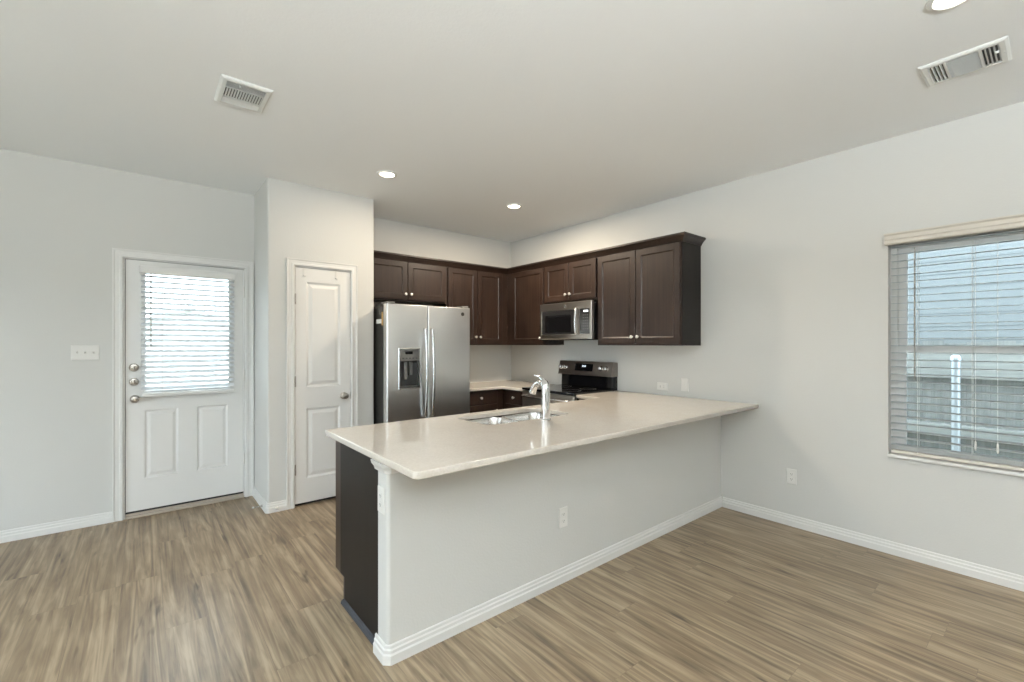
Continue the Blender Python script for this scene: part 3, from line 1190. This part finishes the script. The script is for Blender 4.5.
def fr_loops(u0, u1, v0, v1):
    lp = [rect(u0, u1, v0, v1, 0.0)]
    for k, w in ((0.0, W_ - 0.016), (0.0015, W_ - 0.010), (0.005, W_ - 0.004), (0.010, W_ - 0.001), (0.016, W_)):
        lp.append(rect(u0 + k, u1 - k, v0 + 0.001 + k * 0.5, v1 - k * 0.5, w))
    return lp


lp = fr_loops(RX0, -1.7065, 0.095, 1.752)
DU0, DU1, DV0, DV1 = -2.004, -1.780, 0.962, 1.345


def rr_match(u0, u1, v0, v1, w):
    return rect(u0, u1, v0, v1, w)


lp += [rr_match(DU0, DU1, DV0, DV1, W_), rr_match(DU0 + 0.004, DU1 - 0.004, DV0 + 0.004, DV1 - 0.004, W_ - 0.004)]
lp += [rr_match(DU0 + 0.004, DU1 - 0.004, DV0 + 0.004, DV1 - 0.004, W_ - 0.060)]
b = MB(T)
b.nested(lp)
fd1 = b.build('freezer_door', 'steel', fr, True)
b = MB(T)
b.nested(fr_loops(-1.7005, RX1, 0.095, 1.752))
fd2 = b.build('fresh_food_door', 'steel', fr, True)
# dispenser
b = MB(T)
b.sweep([(DU1 - 0.006, DV0 + 0.006), (DU1 - 0.006, DV1 - 0.006), (DU0 + 0.006, DV1 - 0.006), (DU0 + 0.006, DV0 + 0.006)],
        [(-0.006, W_ - 0.008), (-0.006, W_ + 0.003), (0.004, W_ + 0.003), (0.006, W_ + 0.0005)], UV3, closed=True)
b.build('dispenser_frame', 'steelv', fd1)
b = MB(T)
b.box(DU0 + 0.007, DU1 - 0.007, 1.222, DV1 - 0.007, W_ - 0.056, W_ - 0.004, 0.003)
dp = b.build('dispenser_controls', 'panelgrey', fd1)
b = MB(T)
b.box(-1.935, -1.860, 1.288, 1.312, W_ - 0.0045, W_ - 0.003)
b.build('dispenser_display', 'bglass', dp)
b = MB(T)
for i in range(5):
    u = -1.965 + i * 0.034
    b.box(u, u + 0.018, 1.245, 1.255, W_ - 0.0045, W_ - 0.0032)
b.build('dispenser_buttons', 'cavity', dp)
b = MB(T)
b.box(DU0 + 0.007, DU1 - 0.007, DV0 + 0.02, 1.222, W_ - 0.0595, W_ - 0.055)
b.box(DU0 + 0.007, DU1 - 0.007, DV0 + 0.007, DV0 + 0.026, W_ - 0.0595, W_ - 0.006, 0.003)
dc = b.build('dispenser_cavity', 'cavity', fd1)
b = MB(T)
b.box(-1.935, -1.905, 1.05, 1.215, W_ - 0.055, W_ - 0.022, 0.005)
b.box(-1.880, -1.850, 1.09, 1.215, W_ - 0.055, W_ - 0.022, 0.005)
b.build('dispenser_paddle', 'panelgrey', dc)
b = MB(T)
for i in range(9):
    u = -1.985 + i * 0.022
    b.box(u, u + 0.010, DV0 + 0.026, DV0 + 0.028, W_ - 0.05, W_ - 0.012)
b.build('drip_tray', 'panelgrey', dc)
# bowed bar handles
for u, par in ((-1.742, fd1), (-1.668, fd2)):
    b = MB(T)
    pts = []
    for i in range(13):
        t = i / 12
        pts.append((u, 0.70 + 0.82 * t, W_ + 0.030 + 0.030 * math.sin(math.pi * t)))
    b.tube([(u, 0.695, W_)] + pts + [(u, 1.525, W_)], 0, 12, [0.012] + [0.0125] * 13 + [0.012])
    b.build('handle', 'steelv', par, True)
# round maker's badge
b = MB(T)
b.lathe([(0.019, 0), (0.019, 0.0015), (0.0165, 0.002)], (-1.306, 1.686, W_), (0, 0, 1), 24)
bd = b.build('badge', 'cavity', fd2)


def monogram(T, u, v, w, s, mat, parent):
    b = MB(T)
    b.tube([(u + s * math.cos(a), v + s * math.sin(a), w) for a in [2 * math.pi * i / 24 for i in range(25)]], s * 0.07, 6)
    P = lambda l: b.tube([(u + s * x, v + s * y, w) for x, y in l], s * 0.075, 6)
    P([(-0.08, 0.42), (-0.30, 0.50), (-0.48, 0.22), (-0.46, -0.18), (-0.24, -0.36), (-0.06, -0.14), (-0.30, -0.02)])
    P([(0.50, 0.40), (0.26, 0.50), (0.12, 0.26), (0.30, 0.06), (0.10, -0.10), (0.14, -0.38), (0.42, -0.40), (0.54, -0.20)])
    return b.build('badge_lettering', mat, parent)


monogram(T, -1.306, 1.686, W_ + 0.0025, 0.015, 'panelgrey', bd)
# hinge covers and the tan card taped on the side near the top
for u0, u1 in ((RX0 + 0.01, RX0 + 0.09), (RX1 - 0.09, RX1 - 0.01)):
    MB().box(u0, u1, -0.80, -0.66, 1.752, 1.772, 0.006).build('hinge_cover', 'panelgrey', fr)
MB().box(RX0 + 0.0005, RX0 + 0.003, -0.733, -0.70, 1.555, 1.680).build('tape_strip', 'tan', fr)
b = MB()
b.box(RX0 + 0.001, RX0 + 0.003, -0.700, -0.58, 1.575, 1.615)
b.build('paper_label', 'white', fr)

# ================================================================== MICROWAVE
mw = thing('microwave', 'stainless over-the-range microwave under the short wall cabinet', 'microwave', (-0.2, -1.365, 1.42))
T = face_right(-0.36)
MY0, MY1, MZ0, MZ1 = 1.000, 1.745, 1.425, 1.818
b = MB()
b.box(-0.36, -0.002, -MY1, -MY0, MZ0 + 0.012, MZ1, 0.002)
b.build('case', 'black', mw)
b = MB(T)
lp = [rect(MY0, MY1, MZ0 + 0.008, MZ1, 0.0), rect(MY0, MY1, MZ0 + 0.008, MZ1, 0.034), rect(MY0 + 0.005, MY1 - 0.005, MZ0 + 0.013, MZ1 - 0.005, 0.040),
      rect(MY0 + 0.028, 1.722, 1.484, 1.742, 0.040), rect(MY0 + 0.031, 1.719, 1.487, 1.739, 0.036)]
b.nested(lp)
mf = b.build('front_frame', 'mwsteel', mw)
b = MB(T)
b.box(1.0315, 1.520, 1.4875, 1.7385, 0.0362, 0.0385, 0.001)
md = b.build('door_glass', 'mwglass', mw)
b = MB(T)
b.nested([rect(1.085, 1.470, 1.505, 1.690, 0.0386), rect(1.088, 1.467, 1.508, 1.687, 0.0394)])
b.build('door_window', 'bglass', md)
b = MB(T)
b.box(1.590, 1.718, 1.4875, 1.7385, 0.0362, 0.0385, 0.001)
cp = b.build('control_panel', 'mwglass', mw)
MB(T).box(1.640, 1.700, 1.705, 1.724, 0.0386, 0.0392).build('clock_display', 'disp', cp)
for rI in range(6):
    for cI in range(3):
        u = 1.632 + cI * 0.028
        v = 1.672 - rI * 0.028
        MB(T).box(u, u + 0.014, v, v + 0.007, 0.0386, 0.0391).build('button', 'panelgrey', cp)
b = MB(T)
b.tube([(1.556, 1.482, 0.040), (1.556, 1.490, 0.062)] + [(1.556, 1.50 + 0.23 * i / 8, 0.066 + 0.010 * math.sin(math.pi * i / 8)) for i in range(9)] + [(1.556, 1.742, 0.060), (1.556, 1.748, 0.040)],
       0.0125, 12)
b.build('handle', 'steelv', mw, True)
b = MB(T)
b.lathe([(0.015, 0), (0.015, 0.0012), (0.013, 0.0018)], (1.388, 1.778, 0.040), (0, 0, 1), 24)
bd = b.build('badge', 'steelv', mw)
monogram(T, 1.388, 1.778, 0.0422, 0.012, 'panelgrey', bd)
b = MB()
b.box(-0.385, -0.02, -MY1 + 0.01, -MY0 - 0.01, MZ0, MZ0 + 0.012)
b.build('bottom_grille', 'black', mw)

# ================================================================== RANGE
rg = thing('electric_range', 'black glass top range with a dark steel rear control panel', 'range', (-0.35, -1.38, 0))
GY0, GY1 = -1.760, -0.998
b = MB()
b.box(-0.62, -0.02, GY0, GY1, 0.02, 0.893)
b.build('range_body', 'black', rg)
b = MB()
b.box(-0.665, -0.062, GY0, GY1, 0.893, 0.916, 0.005)
ck = b.build('cooktop', 'bglass', rg)
for (x, y, r_) in ((-0.50, -1.56, 0.105), (-0.50, -1.19, 0.085), (-0.24, -1.56, 0.085), (-0.24, -1.19, 0.10)):
    b = MB()
    b.lathe([(r_, 0.0), (r_, 0.0004), (r_ - 0.004, 0.0004), (r_ - 0.004, 0.0)], (x, y, 0.9161), (0, 0, 1), 32, False)
    b.build('burner_ring', 'panelgrey', ck)
b = MB()
b.box(-0.66, -0.62, GY0 + 0.004, GY1 - 0.004, 0.26, 0.885, 0.004)
od = b.build('oven_door', 'mwsteel', rg)
MB().box(-0.6615, -0.6595, GY0 + 0.10, GY1 - 0.10, 0.40, 0.74).build('oven_window', 'bglass', od)
b = MB()
b.tube([(-0.66, GY0 + 0.05, 0.835), (-0.70, GY0 + 0.05, 0.835), (-0.712, GY0 + 0.075, 0.835), (-0.712, GY1 - 0.075, 0.835), (-0.70, GY1 - 0.05, 0.835), (-0.66, GY1 - 0.05, 0.835)], 0.012, 12)
b.build('handle', 'steelv', od, True)
b = MB()
b.box(-0.655, -0.62, GY0 + 0.004, GY1 - 0.004, 0.05, 0.25, 0.004)
b.build('drawer', 'black', rg)
RXZ = lambda p, y: (p[0], y, p[1])
b = MB()
b.prism([(-0.060, 0.900), (-0.052, 1.045), (-0.003, 1.045), (-0.003, 0.900)], GY0 + 0.004, GY1 - 0.004, RXZ)
b.build('backguard', 'bglass', rg)
b = MB()
b.prism([(-0.108, 1.048), (-0.112, 1.042), (-0.003, 1.042), (-0.003, 1.188), (-0.070, 1.194), (-0.080, 1.190)], GY0, GY1, RXZ)
con = b.build('control_console', 'slate', rg)
# tilted panel frame for knobs and display
p0 = Vector((-0.108, 0, 1.048))
p1 = Vector((-0.080, 0, 1.190))
up = (p1 - p0).normalized()
nrm = Vector((-up.z, 0, up.x))
T = Matrix(((0, up.x, nrm.x, p0.x), (-1, 0, 0, 0), (0, up.z, nrm.z, p0.z), (0, 0, 0, 1)))
b = MB(T)
b.box(1.245, 1.500, 0.042, 0.120, 0.0002, 0.002)
dpl = b.build('display_panel', 'bglass', con)
b = MB(T)
for i, u in enumerate((1.350, 1.362, 1.380, 1.392)):
    b.box(u, u + 0.008, 0.086, 0.104, 0.0021, 0.0026)
b.build('clock_digits', 'disp', dpl)
for u in (1.034, 1.100, 1.612, 1.684):
    b = MB(T)
    b.lathe([(0.026, 0), (0.026, 0.003), (0.021, 0.006), (0.019, 0.026), (0.014, 0.029)], (u, 0.076, 0.0002), (0, 0, 1), 20)
    k = b.build('control_knob', 'steelv', con, True)
    MB(T).box(u - 0.004, u + 0.004, 0.060, 0.092, 0.026, 0.034, 0.002).build('knob_grip', 'steelv', k)

# ================================================================== OUTLETS, SWITCHES
def plate(name, T, u0, u1, v0, v1, label, cat, base, kind='duplex', horiz=False, n=1, group='wall outlets'):
    root = thing(name, label, cat, base, group)
    b = MB(T)
    b.nested([rect(u0, u1, v0, v1, 0.0005), rect(u0, u1, v0, v1, 0.003), rect(u0 + 0.004, u1 - 0.004, v0 + 0.004, v1 - 0.004, 0.006)])
    b.build('cover_plate', 'plastic', root)
    uc, vc = (u0 + u1) / 2, (v0 + v1) / 2
    if kind == 'duplex':
        for s in (-1, 1):
            cu, cv = (uc + s * 0.0195, vc) if horiz else (uc, vc + s * 0.0195)
            hw, hh = (0.0135, 0.017) if horiz else (0.017, 0.0135)
            b = MB(T)
            b.nested([rrect(cu - hw, cu + hw, cv - hh, cv + hh, 0.008, 0.005), rrect(cu - hw, cu + hw, cv - hh, cv + hh, 0.008, 0.0075)])
            rc = b.build('receptacle', 'plastic', root)
            b = MB(T)
            for k in (-1, 1):
                if horiz:
                    b.box(cu - 0.004, cu + 0.004, cv + k * 0.006 - 0.001, cv + k * 0.006 + 0.001, 0.0074, 0.0078)
                else:
                    b.box(cu + k * 0.006 - 0.001, cu + k * 0.006 + 0.001, cv - 0.002, cv + 0.006, 0.0074, 0.0078)
            b.lathe([(0.0022, 0), (0.0022, 0.0004)], (cu, cv - 0.0065, 0.0074), (0, 0, 1), 10)
            b.build('slots', 'slot', rc)
    elif kind == 'rocker':
        b = MB(T)
        b.nested([rect(uc - 0.0165, uc + 0.0165, vc - 0.033, vc + 0.033, 0.0055), rect(uc - 0.0155, uc + 0.0155, vc - 0.032, vc + 0.032, 0.0085)])
        b.build('rocker', 'plastic', root)
    elif kind == 'toggle':
        for i in range(n):
            cu = uc + (i - (n - 1) / 2) * 0.046
            b = MB(T)
            b.box(cu - 0.005, cu + 0.005, vc - 0.012, vc + 0.012, 0.0055, 0.0075)
            dv = 0.010 if i < 2 else -0.010
            b.nested([rect(cu - 0.0045, cu + 0.0045, vc - 0.006, vc + 0.006, 0.0075), rect(cu - 0.0035, cu + 0.0035, vc + dv - 0.004, vc + dv + 0.004, 0.019)])
            b.build('toggle', 'plastic', root)
    if horiz or kind == 'toggle':
        pts = [(uc + (i - (n - 1) / 2) * 0.046, vc + s * 0.030) for i in range(n) for s in (-1, 1)] if kind == 'toggle' else [(uc, vc)]
    elif kind == 'duplex':
        pts = [(uc, vc)]
    else:
        pts = [(uc, vc - 0.048), (uc, vc + 0.048)]
    for p in pts:
        b = MB(T)
        b.lathe([(0.003, 0), (0.003, 0.0008), (0.001, 0.001)], (p[0], p[1], 0.006), (0, 0, 1), 10)
        b.build('screw', 'plastic', root)
    return root


TW = face_right(0.0)
plate('wall_outlet', TW, 3.347, 3.417, 0.317, 0.432, 'white duplex outlet low on the right wall between peninsula and window', 'outlet', (0, -3.382, 0.317))
plate('wall_outlet', TW, 2.221, 2.337, 0.945, 1.016, 'white outlet mounted sideways on the wall above the counter, nearer the range', 'outlet', (0, -2.279, 0.945), horiz=True)
plate('wall_switch', TW, 2.473, 2.546, 0.952, 1.070, 'white upright rocker switch on the wall just above the peninsula counter', 'switch', (0, -2.51, 0.952), kind='rocker', group='switches')
plate('wall_outlet', face_back(QY0), -1.962, -1.892, 0.315, 0.432, 'white duplex outlet on the long front of the peninsula half wall', 'outlet', (-1.927, QY0, 0.315))
TE = face_right(QX)
plate('wall_outlet', TE, 2.748, 2.818, 0.640, 0.754, 'white duplex outlet on the narrow end of the peninsula half wall', 'outlet', (QX, -2.783, 0.64))
plate('wall_switch', face_back(0.0), -4.238, -4.080, 1.262, 1.375, 'white triple toggle switch plate on the wall beside the entry door', 'switch', (-4.16, 0, 1.262), kind='toggle', n=3, group='switches')

# ------------------------------------------------------------------ door stops
def door_stop(label, base, direction):
    root = thing('door_stop', label, 'door stop', base, 'spring door stops')
    d = Vector(direction).normalized()
    o_ = Vector(base)
    b = MB()
    b.lathe([(0.011, 0), (0.011, 0.003), (0.006, 0.008)], o_, d, 14)
    b.build('mount', 'nickel', root, True)
    b = MB()
    u = d.orthogonal().normalized()
    v = d.cross(u)
    b.tube([o_ + d * (0.006 + 0.058 * i / 160) + (u * math.cos(i * 0.7) + v * math.sin(i * 0.7)) * 0.0045 for i in range(161)], 0.0011, 5)
    b.build('spring', 'nickel', root, True)
    b = MB()
    b.lathe([(0.006, 0), (0.0075, 0.003), (0.0075, 0.012), (0.005, 0.015)], o_ + d * 0.062, d, 14)
    b.build('rubber_tip', 'rubber', root, True)


door_stop('spring door stop sticking out of the pantry side baseboard by the entry door', (PX0 - 0.016, -0.448, 0.030), (-1, -0.12, 0.05))
door_stop('spring door stop on the baseboard in front of the pantry corner', (-2.968, PY - 0.016, 0.030), (0, -1, 0))


# ================================================================== CEILING VENTS
def vent(label, cx, cy, sx, sy, flip):
    root = thing('ceiling_vent', label, 'vent', (cx, cy, H), 'ceiling air registers')
    zc = H - 0.0005
    x0, x1, y0, y1 = cx - sx / 2, cx + sx / 2, cy - sy / 2, cy + sy / 2
    m = 0.030
    b = MB()
    b.nested([rect(x0, x1, y0, y1, zc), rect(x0 + 0.002, x1 - 0.002, y0 + 0.002, y1 - 0.002, zc - 0.005), rect(x0 + 0.012, x1 - 0.012, y0 + 0.012, y1 - 0.012, zc - 0.011),
              rect(x0 + m, x1 - m, y0 + m, y1 - m, zc - 0.011), rect(x0 + m, x1 - m, y0 + m, y1 - m, zc - 0.002)], cap_first=False, cap_last=False)
    b.build('frame', 'vent', root)
    MB().box(x0 + m, x1 - m, y0 + m, y1 - m, zc - 0.0018, zc).build('duct_shade_plate', 'ventdark', root)  # dark plate standing in for the shade inside the duct
    # end banks of louvers run along x, the middle bank along y
    iy0, iy1, ix0, ix1 = y0 + m, y1 - m, x0 + m, x1 - m
    eb = (iy1 - iy0) * 0.235
    for a, dr, za in ((iy0, -1, iy0 + eb - 0.002), (iy1 - eb, 1, iy1 - eb - 0.010)):
        b = MB()
        for i in range(5):
            yy = a + eb * i / 4
            b.nested([[(x, yy - 0.0008, zc - 0.011), (x, yy + 0.0008, zc - 0.011), (x, yy + 0.0008 - dr * 0.006, zc - 0.002), (x, yy - 0.0008 - dr * 0.006, zc - 0.002)] for x in (ix0, ix1)])
        b.box(ix0, ix1, za, za + 0.012, zc - 0.011, zc - 0.009)
        b.build('end_louvers', 'vent', root)
    b = MB()
    nn = 14
    for i in range(nn + 1):
        xx = ix0 + (ix1 - ix0) * i / nn
        b.nested([[(xx - 0.0012, y, zc - 0.011), (xx + 0.0012, y, zc - 0.011), (xx + 0.0012 + 0.004 * flip, y, zc - 0.002), (xx - 0.0012 + 0.004 * flip, y, zc - 0.002)]
                  for y in (iy0 + eb + 0.008, iy1 - eb - 0.008)])
    b.build('middle_louvers', 'vent', root)
    b = MB()
    b.box(cx - 0.035, cx - 0.028, iy0 + 0.004, iy0 + 0.016, zc - 0.020, zc - 0.010, 0.001)
    b.build('damper_lever', 'vent', root)
    for yy in (y0 + 0.018, y1 - 0.018):
        b = MB()
        b.lathe([(0.004, 0), (0.004, 0.001), (0.002, 0.002)], (cx, yy, zc - 0.011), (0, 0, -1), 10)
        b.build('screw', 'vent', root)


vent('white ceiling air register above the entry side of the room', -3.397, -1.850, 0.238, 0.305, -1)
vent('white ceiling air register near the right wall above the window', -0.745, -4.385, 0.255, 0.300, 1)

# ================================================================== DOWNLIGHTS
WARM = (1.0, 0.85, 0.66)


def downlight(label, x, y, power):
    root = thing('recessed_downlight', label, 'downlight', (x, y, H), 'recessed ceiling lights')
    b = MB()
    b.lathe([(0.080, 0.0005), (0.078, 0.006), (0.062, 0.010), (0.056, 0.005), (0.056, 0.001)], (x, y, H), (0, 0, -1), 36, False)
    b.build('trim_ring', 'vent', root, True)
    b = MB()
    b.lathe([(0.057, 0.0008), (0.057, 0.003), (0.045, 0.0050)], (x, y, H), (0, 0, -1), 36)
    b.build('lens', 'lamp', root, True)
    area_light('downlight_beam', (x, y, H - 0.012), (0, 0, 0), 0.10, 0.10, power, WARM, 'DISK')


downlight('lit recessed ceiling light above the pantry side of the kitchen', -2.310, -1.262, 7)
downlight('lit recessed ceiling light above the range side of the kitchen', -0.990, -1.262, 42)
downlight('lit recessed ceiling light near the top of the picture beside the right air register', -1.372, -4.415, 4)
